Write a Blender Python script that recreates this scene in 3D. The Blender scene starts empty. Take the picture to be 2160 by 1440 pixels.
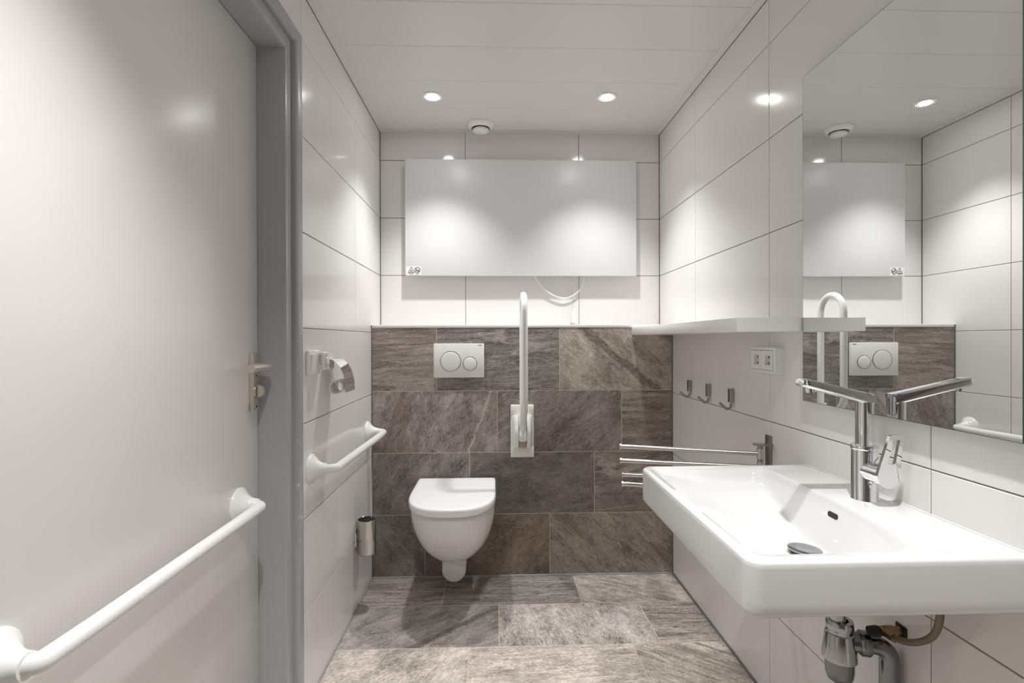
import bpy, bmesh, math, random
from mathutils import Vector, Matrix
from math import pi, sin, cos, radians
random.seed(7)
S = bpy.context.scene
COL = S.collection

# ------------------------------------------------------------------ room dimensions (metres)
XL, XR = -0.605, 0.876            # left / right tiled wall faces
YB, YS = 2.682, 2.484             # back wall face, stone cistern wall face
ZC = 2.254                        # ceiling
ZLEDGE = 1.219                    # top of the stone tiles
YR = -1.05                        # wall behind the camera
CAMZ = 1.1577

# ------------------------------------------------------------------ materials
def srgb(r, g, b):
    f = lambda c: (c/255/12.92) if c/255 <= 0.04045 else ((c/255+0.055)/1.055)**2.4
    return (f(r), f(g), f(b), 1.0)

def new_mat(name):
    m = bpy.data.materials.new(name); m.use_nodes = True
    nt = m.node_tree
    return m, nt, nt.nodes['Principled BSDF']

def pmat(name, col, rough=0.4, metal=0.0, spec=0.5, coat=0.0, bump=0.0, bscale=200.0, var=0.0, vscale=6.0, rvar=0.0):
    m, nt, b = new_mat(name)
    b.inputs['Base Color'].default_value = col if len(col) == 4 else (*col, 1)
    b.inputs['Roughness'].default_value = rough
    b.inputs['Metallic'].default_value = metal
    b.inputs['Specular IOR Level'].default_value = spec
    b.inputs['Coat Weight'].default_value = coat
    b.inputs['Coat Roughness'].default_value = 0.03
    tc = nt.nodes.new('ShaderNodeTexCoord')
    if bump > 0:
        n = nt.nodes.new('ShaderNodeTexNoise'); n.inputs['Scale'].default_value = bscale; n.inputs['Detail'].default_value = 3
        nt.links.new(tc.outputs['Object'], n.inputs['Vector'])
        bp = nt.nodes.new('ShaderNodeBump'); bp.inputs['Strength'].default_value = bump; bp.inputs['Distance'].default_value = 0.001
        nt.links.new(n.outputs['Fac'], bp.inputs['Height']); nt.links.new(bp.outputs['Normal'], b.inputs['Normal'])
    if var > 0 or rvar > 0:
        n = nt.nodes.new('ShaderNodeTexNoise'); n.inputs['Scale'].default_value = vscale; n.inputs['Detail'].default_value = 5
        nt.links.new(tc.outputs['Object'], n.inputs['Vector'])
        if var > 0:
            mx = nt.nodes.new('ShaderNodeMix'); mx.data_type = 'RGBA'
            c = b.inputs['Base Color'].default_value
            mx.inputs[6].default_value = (c[0]*(1-var), c[1]*(1-var), c[2]*(1-var), 1)
            mx.inputs[7].default_value = (min(1, c[0]*(1+var)), min(1, c[1]*(1+var)), min(1, c[2]*(1+var)), 1)
            nt.links.new(n.outputs['Fac'], mx.inputs[0]); nt.links.new(mx.outputs[2], b.inputs['Base Color'])
        if rvar > 0:
            mr = nt.nodes.new('ShaderNodeMapRange')
            mr.inputs[1].default_value = 0.3; mr.inputs[2].default_value = 0.7
            mr.inputs[3].default_value = max(0.02, rough-rvar); mr.inputs[4].default_value = rough+rvar
            nt.links.new(n.outputs['Fac'], mr.inputs[0]); nt.links.new(mr.outputs[0], b.inputs['Roughness'])
    return m

def emit_mat(name, col, strength):
    m = bpy.data.materials.new(name); m.use_nodes = True
    nt = m.node_tree; nt.nodes.clear()
    o = nt.nodes.new('ShaderNodeOutputMaterial'); e = nt.nodes.new('ShaderNodeEmission')
    e.inputs[0].default_value = (*col, 1); e.inputs[1].default_value = strength
    nt.links.new(e.outputs[0], o.inputs[0]); return m

def stone_mat(name):
    """slate-look porcelain: every tile carries its own coordinates, tint and character as mesh attributes"""
    m, nt, b = new_mat(name)
    N, Lk = nt.nodes.new, nt.links.new
    def attr(n):
        a = N('ShaderNodeAttribute'); a.attribute_name = n; a.attribute_type = 'GEOMETRY'; return a
    tc, tint, ch = attr('tile_uv'), attr('tile_tint'), attr('tile_char')
    sep = N('ShaderNodeSeparateColor'); Lk(ch.outputs['Color'], sep.inputs[0])   # r streak, g vein, b patch
    def noise(vec, scale, detail, rough=0.6, dist=0.0):
        n = N('ShaderNodeTexNoise'); n.inputs['Scale'].default_value = scale; n.inputs['Detail'].default_value = detail
        n.inputs['Roughness'].default_value = rough; n.inputs['Distortion'].default_value = dist
        Lk(vec, n.inputs['Vector']); return n.outputs['Fac']
    def mapping(scale):
        mp = N('ShaderNodeMapping'); mp.inputs['Scale'].default_value = scale; Lk(tc.outputs['Vector'], mp.inputs[0]); return mp.outputs[0]
    def math_(op, a, bb, c=None):
        n = N('ShaderNodeMath'); n.operation = op
        for i, v in enumerate((a, bb, c)):
            if v is None: continue
            if isinstance(v, (int, float)): n.inputs[i].default_value = v
            else: Lk(v, n.inputs[i])
        return n.outputs[0]
    def rng(v, a, bb, c=0.0, d=1.0):
        n = N('ShaderNodeMapRange'); n.clamp = True
        for i, x in zip((1, 2, 3, 4), (a, bb, c, d)): n.inputs[i].default_value = x
        Lk(v, n.inputs[0]); return n.outputs[0]
    def mixf(f, a, bb):
        n = N('ShaderNodeMix'); n.data_type = 'FLOAT'
        for i, v in zip((0, 2, 3), (f, a, bb)):
            if isinstance(v, (int, float)): n.inputs[i].default_value = v
            else: Lk(v, n.inputs[i])
        return n.outputs[0]
    def mixc(f, a, bb, mode='MIX'):
        n = N('ShaderNodeMix'); n.data_type = 'RGBA'; n.blend_type = mode
        for i, v in zip((0, 6, 7), (f, a, bb)):
            if isinstance(v, (int, float)): n.inputs[i].default_value = v
            elif isinstance(v, tuple): n.inputs[i].default_value = v
            else: Lk(v, n.inputs[i])
        return n.outputs[2]
    st = mapping((0.8, 7.5, 1.0)); iso = mapping((1.0, 1.5, 1.0)); gr = mapping((1.0, 2.2, 1.0))
    streak = noise(st, 6.0, 10, 0.70, 0.7)
    blot = noise(iso, 7.0, 9, 0.70, 0.3)
    base = mixf(sep.outputs[0], blot, streak)
    grain = noise(gr, 105.0, 5, 0.8)
    mid = noise(gr, 42.0, 5, 0.7)
    lum = rng(base, 0.35, 0.65, 0.0, 1.0)
    lum = math_('ADD', math_('MULTIPLY', lum, 0.62), math_('MULTIPLY', rng(mid, 0.3, 0.7), 0.38))
    lum = math_('ADD', math_('MULTIPLY', lum, 0.64), math_('MULTIPLY', rng(grain, 0.36, 0.64), 0.36))
    lum = rng(lum, 0.20, 0.80)
    dark = mixc(1.0, (0.36, 0.33, 0.31, 1), tint.outputs['Color'], 'MULTIPLY')
    lite = mixc(1.0, (2.50, 2.56, 2.60, 1), tint.outputs['Color'], 'MULTIPLY')
    col = mixc(lum, dark, lite)
    # dark mineral bands
    pn = noise(mapping((0.8, 3.0, 1.0)), 4.0, 8, 0.7, 0.4)
    patch = math_('MULTIPLY', rng(pn, 0.535, 0.575), sep.outputs[2])
    patch = math_('MULTIPLY', patch, rng(mid, 0.35, 0.55))
    col = mixc(math_('MULTIPLY', patch, 0.8), col, mixc(1.0, (0.45, 0.40, 0.37, 1), tint.outputs['Color'], 'MULTIPLY'))
    # one marked band and one marked vein per tile, where the tile has them
    loc = attr('tile_loc'); mk = attr('tile_mark'); ms = N('ShaderNodeSeparateColor'); Lk(mk.outputs['Color'], ms.inputs[0])
    ls = N('ShaderNodeSeparateXYZ'); Lk(loc.outputs['Vector'], ls.inputs[0])
    wob = noise(mapping((1.6, 2.6, 1.0)), 9.0, 6, 0.65)
    vv = math_('ADD', ls.outputs[1], math_('MULTIPLY', math_('SUBTRACT', wob, 0.5), 0.055))
    vline = math_('ABSOLUTE', math_('SUBTRACT', vv, ms.outputs[0]), 0.0)
    band = math_('ABSOLUTE', math_('SUBTRACT', vv, ms.outputs[1]), 0.0)
    bw = mk.outputs['Alpha']
    bm_ = math_('SUBTRACT', 1.0, math_('DIVIDE', band, math_('ADD', bw, 0.0001))); bm_ = rng(bm_, 0.0, 0.35)
    bm_ = math_('MULTIPLY', bm_, rng(mid, 0.34, 0.56))
    isr = math_('GREATER_THAN', ch.outputs['Alpha'], 0.5)
    bcol = mixc(isr, mixc(1.0, (0.42, 0.36, 0.33, 1), tint.outputs['Color'], 'MULTIPLY'), (0.145, 0.068, 0.034, 1))
    col = mixc(math_('MULTIPLY', bm_, math_('SUBTRACT', 0.85, math_('MULTIPLY', isr, 0.35))), col, bcol)
    vl = math_('MULTIPLY', rng(vline, 0.0012, 0.0045, 1.0, 0.0), math_('MULTIPLY', ms.outputs[2], rng(grain, 0.2, 0.42)))
    col = mixc(math_('MULTIPLY', vl, 0.9), col, (0.60, 0.55, 0.50, 1))
    # thin pale veins
    vn = noise(mapping((0.55, 2.0, 1.0)), 2.2, 5, 0.55, 0.5)
    vein = rng(math_('ABSOLUTE', math_('SUBTRACT', vn, 0.5), 0.0), 0.0, 0.016, 1.0, 0.0)
    vein = math_('MULTIPLY', math_('MULTIPLY', vein, rng(blot, 0.4, 0.6)), sep.outputs[1])
    col = mixc(math_('MULTIPLY', vein, 0.85), col, (0.52, 0.48, 0.44, 1))
    # rust film
    rn = noise(mapping((1.0, 2.5, 1.0)), 3.4, 6, 0.6, 0.2)
    rust = math_('MULTIPLY', rng(rn, 0.50, 0.66), ch.outputs['Alpha'])
    col = mixc(math_('MULTIPLY', rust, 0.8), col, (0.17, 0.085, 0.045, 1))
    # sparkling quartz specks
    sp = rng(noise(gr, 230.0, 1, 0.5), 0.655, 0.72)
    col = mixc(math_('MULTIPLY', sp, 0.55), col, (0.46, 0.44, 0.42, 1))
    Lk(col, b.inputs['Base Color'])
    b.inputs['Roughness'].default_value = 0.52
    Lk(rng(mid, 0.3, 0.7, 0.42, 0.62), b.inputs['Roughness'])
    hgt = math_('ADD', math_('MULTIPLY', base, 0.5), math_('ADD', math_('MULTIPLY', mid, 0.4), math_('MULTIPLY', grain, 0.35)))
    bp = N('ShaderNodeBump'); bp.inputs['Strength'].default_value = 0.85; bp.inputs['Distance'].default_value = 0.005
    Lk(hgt, bp.inputs['Height']); Lk(bp.outputs['Normal'], b.inputs['Normal'])
    return m

def frame_paint():
    m, nt, b = new_mat('grey_blue_paint')
    N, Lk = nt.nodes.new, nt.links.new
    tc = N('ShaderNodeTexCoord')
    n = N('ShaderNodeTexNoise'); n.inputs['Scale'].default_value = 16; n.inputs['Detail'].default_value = 8; n.inputs['Roughness'].default_value = 0.75
    mp = N('ShaderNodeMapping'); mp.inputs['Scale'].default_value = (1, 1, 0.35)
    Lk(tc.outputs['Object'], mp.inputs[0]); Lk(mp.outputs[0], n.inputs['Vector'])
    r = N('ShaderNodeMapRange'); r.inputs[1].default_value = 0.70; r.inputs[2].default_value = 0.73
    Lk(n.outputs['Fac'], r.inputs[0])
    mx = N('ShaderNodeMix'); mx.data_type = 'RGBA'
    mx.inputs[6].default_value = srgb(167, 169, 172); mx.inputs[7].default_value = srgb(105, 106, 108)
    Lk(r.outputs[0], mx.inputs[0])
    # paint rubbed off the raised outer edge
    sx = N('ShaderNodeSeparateXYZ'); Lk(tc.outputs['Object'], sx.inputs[0])
    edge = N('ShaderNodeMapRange'); edge.inputs[1].default_value = 0.0815; edge.inputs[2].default_value = 0.0855; Lk(sx.outputs[0], edge.inputs[0])
    low = N('ShaderNodeMapRange'); low.inputs[1].default_value = 1.42; low.inputs[2].default_value = 1.15; Lk(sx.outputs[2], low.inputs[0])
    n2 = N('ShaderNodeTexNoise'); n2.inputs['Scale'].default_value = 75; n2.inputs['Detail'].default_value = 4; n2.inputs['Roughness'].default_value = 0.7
    mp2 = N('ShaderNodeMapping'); mp2.inputs['Scale'].default_value = (1, 1, 0.6); Lk(tc.outputs['Object'], mp2.inputs[0]); Lk(mp2.outputs[0], n2.inputs['Vector'])
    r2 = N('ShaderNodeMapRange'); r2.inputs[1].default_value = 0.640; r2.inputs[2].default_value = 0.655; Lk(n2.outputs['Fac'], r2.inputs[0])
    m1 = N('ShaderNodeMath'); m1.operation = 'MULTIPLY'; Lk(edge.outputs[0], m1.inputs[0]); Lk(r2.outputs[0], m1.inputs[1])
    m2 = N('ShaderNodeMath'); m2.operation = 'MULTIPLY'; Lk(m1.outputs[0], m2.inputs[0]); Lk(low.outputs[0], m2.inputs[1])
    mx2 = N('ShaderNodeMix'); mx2.data_type = 'RGBA'; mx2.inputs[7].default_value = srgb(225, 222, 214)
    Lk(m2.outputs[0], mx2.inputs[0]); Lk(mx.outputs[2], mx2.inputs[6]); Lk(mx2.outputs[2], b.inputs['Base Color'])
    b.inputs['Roughness'].default_value = 0.32
    return m

M = {}
M['tile'] = pmat('satin_white_tile', (0.80, 0.788, 0.772), 0.13, spec=0.5, bump=0.02, bscale=30, rvar=0.05, vscale=3)
M['grout'] = pmat('grey_grout', srgb(140, 133, 127), 0.8)
M['grout_dark'] = pmat('brown_grey_grout', srgb(98, 90, 83), 0.8)
M['stone_grout'] = pmat('beige_grout', srgb(205, 193, 174), 0.8)
M['sealant'] = pmat('grey_sealant', srgb(108, 108, 108), 0.5)
M['floor_sealant'] = pmat('light_grey_sealant', srgb(150, 150, 147), 0.5)
M['stone'] = stone_mat('slate_tile')
M['ceiling'] = pmat('white_lacquered_panel', (0.71, 0.695, 0.678), 0.28, bump=0.02, bscale=8)
M['door'] = pmat('off_white_laminate', (0.78, 0.762, 0.742), 0.27, bump=0.05, bscale=350)
M['frame'] = frame_paint()
M['black_gap'] = pmat('dark_gap', (0.015, 0.015, 0.015), 0.8)
M['ceramic'] = pmat('white_ceramic', (0.76, 0.76, 0.755), 0.07, spec=0.5, coat=0.25)
M['seatplastic'] = pmat('white_duroplast', (0.88, 0.88, 0.885), 0.16)
M['plastic'] = pmat('white_plastic', (0.84, 0.835, 0.82), 0.25)
M['cream'] = pmat('cream_plastic', (0.82, 0.80, 0.74), 0.35)
M['stop_beige'] = pmat('beige_plastic', (0.44, 0.39, 0.31), 0.5)  # own beige of the hinge stop plastic
M['timer_beige'] = pmat('timer_beige', (0.60, 0.55, 0.49), 0.45)
M['well_shade'] = pmat('shaded_socket_plastic', (0.55, 0.54, 0.51), 0.4)  # darker copy of the white plastic, recess shade put into the colour
M['nylon'] = pmat('white_nylon', (0.86, 0.86, 0.85), 0.14)
M['heater'] = pmat('white_powder_coat', (0.755, 0.755, 0.77), 0.34, bump=0.04, bscale=300)
M['shelfm'] = pmat('white_shelf_lacquer', (0.90, 0.90, 0.885), 0.3)
M['pvc'] = pmat('white_trim', (0.80, 0.80, 0.79), 0.35)
M['chrome'] = pmat('chrome', (0.86, 0.87, 0.88), 0.05, metal=1.0, rvar=0.025, vscale=30)
M['dullchrome'] = pmat('dull_chrome', (0.24, 0.245, 0.25), 0.22, metal=1.0, rvar=0.06, vscale=25, var=0.2)
M['trapchrome'] = pmat('aged_chrome', (0.46, 0.465, 0.47), 0.10, metal=1.0, rvar=0.05, vscale=25)
M['plugchrome'] = pmat('plug_chrome', (0.42, 0.43, 0.45), 0.14, metal=1.0)
M['hookchrome'] = pmat('dark_reflection_chrome', (0.40, 0.39, 0.385), 0.06, metal=1.0)  # base colour darkened to stand in for dark reflections on the hooks
M['steel'] = pmat('brushed_steel', (0.66, 0.64, 0.62), 0.28, metal=1.0)
M['cupsteel'] = pmat('polished_steel', (0.58, 0.55, 0.52), 0.10, metal=1.0)
M['darksteel'] = pmat('dark_brushed_steel', (0.36, 0.34, 0.33), 0.3, metal=1.0)
M['handle'] = pmat('champagne_aluminium', (0.72, 0.68, 0.60), 0.40, metal=1.0)
M['mirror'] = pmat('mirror_silver', (0.80, 0.815, 0.81), 0.0, metal=1.0)
M['mirror_edge'] = pmat('dark_glass_edge', (0.03, 0.06, 0.05), 0.15)
M['black'] = pmat('black', (0.012, 0.012, 0.012), 0.6)
M['ink'] = pmat('black_ink', (0.02, 0.02, 0.02), 0.7)
M['greyink'] = pmat('grey_ink', (0.25, 0.25, 0.25), 0.7)
M['sticker'] = pmat('white_sticker', (0.80, 0.79, 0.79), 0.4)
M['brass'] = pmat('worn_brass', (0.35, 0.24, 0.13), 0.35, metal=1.0, var=0.4, vscale=120)
M['braid'] = pmat('braided_hose', (0.24, 0.20, 0.14), 0.42, metal=0.9, bump=0.8, bscale=900)
M['whitehose'] = pmat('white_cable', (0.80, 0.80, 0.81), 0.35)
M['card'] = pmat('white_cardboard', (0.88, 0.86, 0.83), 0.7)
M['lens'] = emit_mat('lit_lamp_lens', (1.0, 0.985, 0.96), 70.0)
M['hole'] = pmat('dark_hole', (0.03, 0.02, 0.015), 0.6)

# ------------------------------------------------------------------ mesh builder
def fillet(pts, rad, n=8):
    """round the inner corners of a polyline; rad is a number or a list with one value per point"""
    pts = [Vector(p) for p in pts]
    out = [pts[0]]
    for i in range(1, len(pts)-1):
        a, b, c = pts[i-1], pts[i], pts[i+1]
        r = rad[i] if isinstance(rad, (list, tuple)) else rad
        u, v = (a-b), (c-b); lu, lv = u.length, v.length
        u.normalize(); v.normalize(); ang = u.angle(v)
        if r <= 0 or ang > pi-1e-3: out.append(b); continue
        d = min(r/math.tan(ang/2), lu*0.49, lv*0.49); rr = d*math.tan(ang/2)
        ctr = b + (u+v).normalized()*(rr/math.sin(ang/2))
        p0, p1 = b+u*d, b+v*d
        e0, e1 = p0-ctr, p1-ctr
        tot = e0.angle(e1); ax = e0.cross(e1).normalized()
        for k in range(n+1):
            out.append(ctr + Matrix.Rotation(tot*k/n, 3, ax) @ e0)
    out.append(pts[-1])
    return out

class MB:
    def __init__(s): s.bm = bmesh.new()
    def face(s, vs, mi=0):
        try:
            f = s.bm.faces.new(vs); f.material_index = mi; return f
        except ValueError: return None
    def poly(s, pts, mi=0): return s.face([s.bm.verts.new(p) for p in pts], mi)
    def box(s, x0, x1, y0, y1, z0, z1, bev=0.0, seg=2, mi=0):
        b2 = bmesh.new()
        bmesh.ops.create_cube(b2, size=1.0)
        for v in b2.verts:
            v.co = Vector(((x0+x1)/2+v.co.x*(x1-x0), (y0+y1)/2+v.co.y*(y1-y0), (z0+z1)/2+v.co.z*(z1-z0)))
        if bev > 0: bmesh.ops.bevel(b2, geom=b2.edges[:], offset=bev, segments=seg, profile=0.5, affect='EDGES')
        return s.add(b2, mi)
    def add(s, b2, mi=0):
        mp = {v: s.bm.verts.new(v.co) for v in b2.verts}
        for f in b2.faces: s.face([mp[v] for v in f.verts], mi)
        b2.free(); return s
    def loft(s, rings, cap0=True, cap1=True, close=True, mi=0):
        R = [[s.bm.verts.new(p) for p in r] for r in rings]
        n = len(R[0])
        for a, b in zip(R, R[1:]):
            for i in range(n if close else n-1):
                j = (i+1) % n
                s.face([a[i], a[j], b[j], b[i]], mi)
        if cap0: s.face(list(reversed(R[0])), mi)
        if cap1: s.face(R[-1], mi)
        return s
    def tube(s, pts, rad, n=20, cap=True, mi=0, sx=1.0):
        pts = [Vector(p) for p in pts]
        T = []
        for i in range(len(pts)):
            a = pts[max(0, i-1)]; b = pts[min(len(pts)-1, i+1)]
            T.append((b-a).normalized())
        ref = Vector((0, 0, 1)) if abs(T[0].z) < 0.9 else Vector((0, 1, 0))
        nrm = (ref - T[0]*ref.dot(T[0])).normalized()
        rings = []
        for i, p in enumerate(pts):
            if i: nrm = (nrm - T[i]*nrm.dot(T[i])).normalized()
            bn = T[i].cross(nrm)
            r = rad[i] if isinstance(rad, (list, tuple)) else rad
            rings.append([p + nrm*(cos(2*pi*k/n)*r) + bn*(sin(2*pi*k/n)*r*sx) for k in range(n)])
        return s.loft(rings, cap, cap, True, mi)
    def lathe(s, prof, origin, axis=(0, 0, 1), n=40, mi=0, cap=True):
        origin = Vector(origin); q = Vector((0, 0, 1)).rotation_difference(Vector(axis).normalized()).to_matrix()
        rings = []
        for r, h in prof:
            rings.append([origin + q @ Vector((max(r, 1e-5)*cos(2*pi*k/n), max(r, 1e-5)*sin(2*pi*k/n), h)) for k in range(n)])
        return s.loft(rings, cap, cap, True, mi)
    def build(s, name, mat, parent=None, smooth=35, root=None, flat=False):
        bm = s.bm
        bmesh.ops.remove_doubles(bm, verts=bm.verts[:], dist=2e-5)
        bmesh.ops.recalc_face_normals(bm, faces=bm.faces[:])
        loc = Vector((0, 0, 0))
        if parent is not None:
            r = parent
            while r is not None:
                loc += r.location; r = r.parent
        bmesh.ops.translate(bm, verts=bm.verts[:], vec=-loc)
        for f in bm.faces: f.smooth = not flat
        for e in bm.edges:
            if len(e.link_faces) != 2 or e.calc_face_angle(0) > radians(smooth): e.smooth = False
        me = bpy.data.meshes.new(name); bm.to_mesh(me); bm.free()
        for m in (mat if isinstance(mat, (list, tuple)) else [mat]): me.materials.append(m)
        o = bpy.data.objects.new(name, me); COL.objects.link(o)
        if parent is not None: o.parent = parent
        return o

def tag(o, label=None, cat=None, group=None, kind=None):
    if label: o['label'] = label
    if cat: o['category'] = cat
    if group: o['group'] = group
    if kind: o['kind'] = kind
    return o

def thing(name, loc, label, cat, group=None, kind=None):
    o = bpy.data.objects.new(name, None); COL.objects.link(o); o.location = loc
    o.empty_display_size = 0.05
    return tag(o, label, cat, group, kind)

def copy_tree(o, parent=None):
    c = o.copy(); COL.objects.link(c)
    if parent is not None: c.parent = parent
    for ch in [k for k in list(bpy.data.objects) if k.parent == o]: copy_tree(ch, c)
    return c

def rrect(cx, cy, hx, hy, r, n=10):
    """rounded rectangle outline, counter-clockwise"""
    out = []
    for (sx, sy, a0) in ((1, 1, 0), (-1, 1, pi/2), (-1, -1, pi), (1, -1, 3*pi/2)):
        for k in range(n+1):
            a = a0 + (pi/2)*k/n
            out.append((cx+sx*(hx-r)+r*cos(a), cy+sy*(hy-r)+r*sin(a)))
    return out

def text_mesh(txt, size, mat, name, parent, mtx):
    cu = bpy.data.curves.new(name, 'FONT'); cu.body = txt; cu.size = size; cu.align_x = 'CENTER'; cu.align_y = 'CENTER'; cu.extrude = 0.0002
    o = bpy.data.objects.new(name+'_src', cu); COL.objects.link(o)
    dg = bpy.context.evaluated_depsgraph_get(); me = bpy.data.meshes.new_from_object(o.evaluated_get(dg))
    bpy.data.objects.remove(o); bpy.data.curves.remove(cu)
    loc = Vector((0, 0, 0)); r = parent
    while r is not None: loc += r.location; r = r.parent
    me.transform(Matrix.Translation(-loc) @ mtx)
    me.name = name; me.materials.clear(); me.materials.append(mat)
    ob = bpy.data.objects.new(name, me); COL.objects.link(ob); ob.parent = parent
    return ob

# ------------------------------------------------------------------ tiled surfaces
def clip(rects, hole):
    out = []
    hu0, hv0, hu1, hv1 = hole
    for (u0, v0, u1, v1) in rects:
        if u1 <= hu0 or u0 >= hu1 or v1 <= hv0 or v0 >= hv1: out.append((u0, v0, u1, v1)); continue
        if u0 < hu0: out.append((u0, v0, hu0, v1))
        if u1 > hu1: out.append((hu1, v0, u1, v1))
        a, b = max(u0, hu0), min(u1, hu1)
        if v0 < hv0: out.append((a, v0, b, hv0))
        if v1 > hv1: out.append((a, hv1, b, v1))
    return out

def cells(us, vs):
    return [(a, c, b, d) for a, b in zip(us, us[1:]) for c, d in zip(vs, vs[1:])]

def cuts(lo, hi, ref, step):
    k0 = math.ceil((lo-ref)/step + 1e-4); out = [lo]
    k = k0
    while ref + k*step < hi-1e-3:
        out.append(ref+k*step); k += 1
    return out + [hi]

def tile_mesh(name, P, rects, mats, gu=0.0012, gv=0.0014, cham=0.0014, back=None, depth=0.005, attrs=None, bed=0.0022):
    """P(u, v, n) -> world; one mesh of chamfered tiles on a grout bed"""
    me_v, me_f, me_m, tuv, ttint, tchar = [], [], [], [], [], []; tloc, tmark = [], []
    for i, (u0, v0, u1, v1) in enumerate(rects):
        a, b, c, d = u0+gu, v0+gv, u1-gu, v1-gv
        base = len(me_v)
        ring = lambda k, n: [P(a+k, b+k, n), P(c-k, b+k, n), P(c-k, d-k, n), P(a+k, d-k, n)]
        uvr = lambda k: [(a+k, b+k), (c-k, b+k), (c-k, d-k), (a+k, d-k)]
        for k, n in ((cham, 0.0), (0, -cham), (0, -depth)):
            me_v += ring(k, n)
            for (u, v) in uvr(k):
                if attrs:
                    t = attrs[i]; ca, sa = cos(radians(t['ang'])), sin(radians(t['ang']))
                    cu, cv = u-(u0+u1)/2, v-(v0+v1)/2
                    tuv.append((cu*ca+cv*sa+t['seed']*3.1, -cu*sa+cv*ca+t['seed']*1.7, t['seed']))
                    tloc.append((cu*ca+cv*sa, -cu*sa+cv*ca, 0)); tmark.append(t.get('mark', (5.0, 5.0, 0.0, 0.0))); ttint.append((*t['tint'], 1)); tchar.append((t['streak'], t['vein'], t['patch'], t.get('rust', 0)))
        me_f.append((base, base+1, base+2, base+3)); me_m.append(0)
        for q in range(2):
            for j in range(4):
                k = (j+1) % 4
                me_f.append((base+q*4+4+j, base+q*4+4+k, base+q*4+k, base+q*4+j)); me_m.append(0)
    for (u0, v0, u1, v1) in (back or []):
        base = len(me_v)
        me_v += [P(u0, v0, -bed), P(u1, v0, -bed), P(u1, v1, -bed), P(u0, v1, -bed),
                 P(u0, v0, -0.06), P(u1, v0, -0.06), P(u1, v1, -0.06), P(u0, v1, -0.06)]
        for f in ((0, 1, 2, 3), (7, 6, 5, 4), (0, 4, 5, 1), (1, 5, 6, 2), (2, 6, 7, 3), (3, 7, 4, 0)):
            me_f.append(tuple(base+x for x in f)); me_m.append(1)
        if attrs:
            tuv += [(0, 0, 0)]*8; ttint += [(.2, .2, .2, 1)]*8; tchar += [(0, 0, 0, 0)]*8; tloc += [(0, 0, 0)]*8; tmark += [(5, 5, 0, 0)]*8
    me = bpy.data.meshes.new(name); me.from_pydata([tuple(v) for v in me_v], [], me_f)
    for m in mats: me.materials.append(m)
    me.polygons.foreach_set('material_index', me_m)
    if attrs:
        for nm, ty, data, key in (('tile_uv', 'FLOAT_VECTOR', tuv, 'vector'), ('tile_tint', 'FLOAT_COLOR', ttint, 'color'), ('tile_char', 'FLOAT_COLOR', tchar, 'color'), ('tile_loc', 'FLOAT_VECTOR', tloc, 'vector'), ('tile_mark', 'FLOAT_COLOR', tmark, 'color')):
            at = me.attributes.new(nm, ty, 'POINT')
            at.data.foreach_set(key, [x for v in data for x in v])
    bm = bmesh.new(); bm.from_mesh(me); bmesh.ops.recalc_face_normals(bm, faces=bm.faces[:]); bm.to_mesh(me); bm.free()
    o = bpy.data.objects.new(name, me); COL.objects.link(o)
    return o

def flush_dir(o, inward):   # make sure normals of the tile faces look into the room
    return o

ZT = 2.1027; RP = 0.302; TL = 0.602
zcuts = cuts(0.0, ZC+0.02, ZT-7*RP, RP)
mt = [M['tile'], M['grout']]
# back wall (above and behind the ledge)
xs = cuts(XL, XR, -0.1588, TL)
o = tile_mesh('wall_back', lambda u, v, n: Vector((u, YB-n, v)), cells(xs, [z for z in [ZLEDGE-0.02]+zcuts if z > ZLEDGE-0.03]), [M['tile'], M['grout_dark']], back=[(XL-0.06, 0, XR+0.06, ZC+0.02)])
tag(o, 'white tiled back wall behind the heater panel', 'wall', kind='structure')
# right wall
ys = cuts(YR, YB, 2.198-4*TL, TL)
o = tile_mesh('wall_right', lambda u, v, n: Vector((XR-n, u, v)), cells(ys, zcuts), mt, back=[(YR-0.06, 0, YB+0.06, ZC+0.02)])
tag(o, 'white tiled right wall carrying mirror, shelf and basin', 'wall', kind='structure')
# left wall with door opening
DO = (0.455, 0.0, 1.5075, 2.035)      # y0, z0, y1, z1 of the opening in the tiling (hidden under the frame)
ys = cuts(YR, YB, 2.2062-4*TL, TL)
rects = clip(cells(ys, zcuts), DO)
o = tile_mesh('wall_left', lambda u, v, n: Vector((XL+n, u, v)), rects, mt,
              back=[(YR-0.06, 0, DO[0], ZC+0.02), (DO[2], 0, YB+0.06, ZC+0.02), (DO[0], DO[3], DO[2], ZC+0.02)])
tag(o, 'white tiled left wall beside the door', 'wall', kind='structure')
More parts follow.
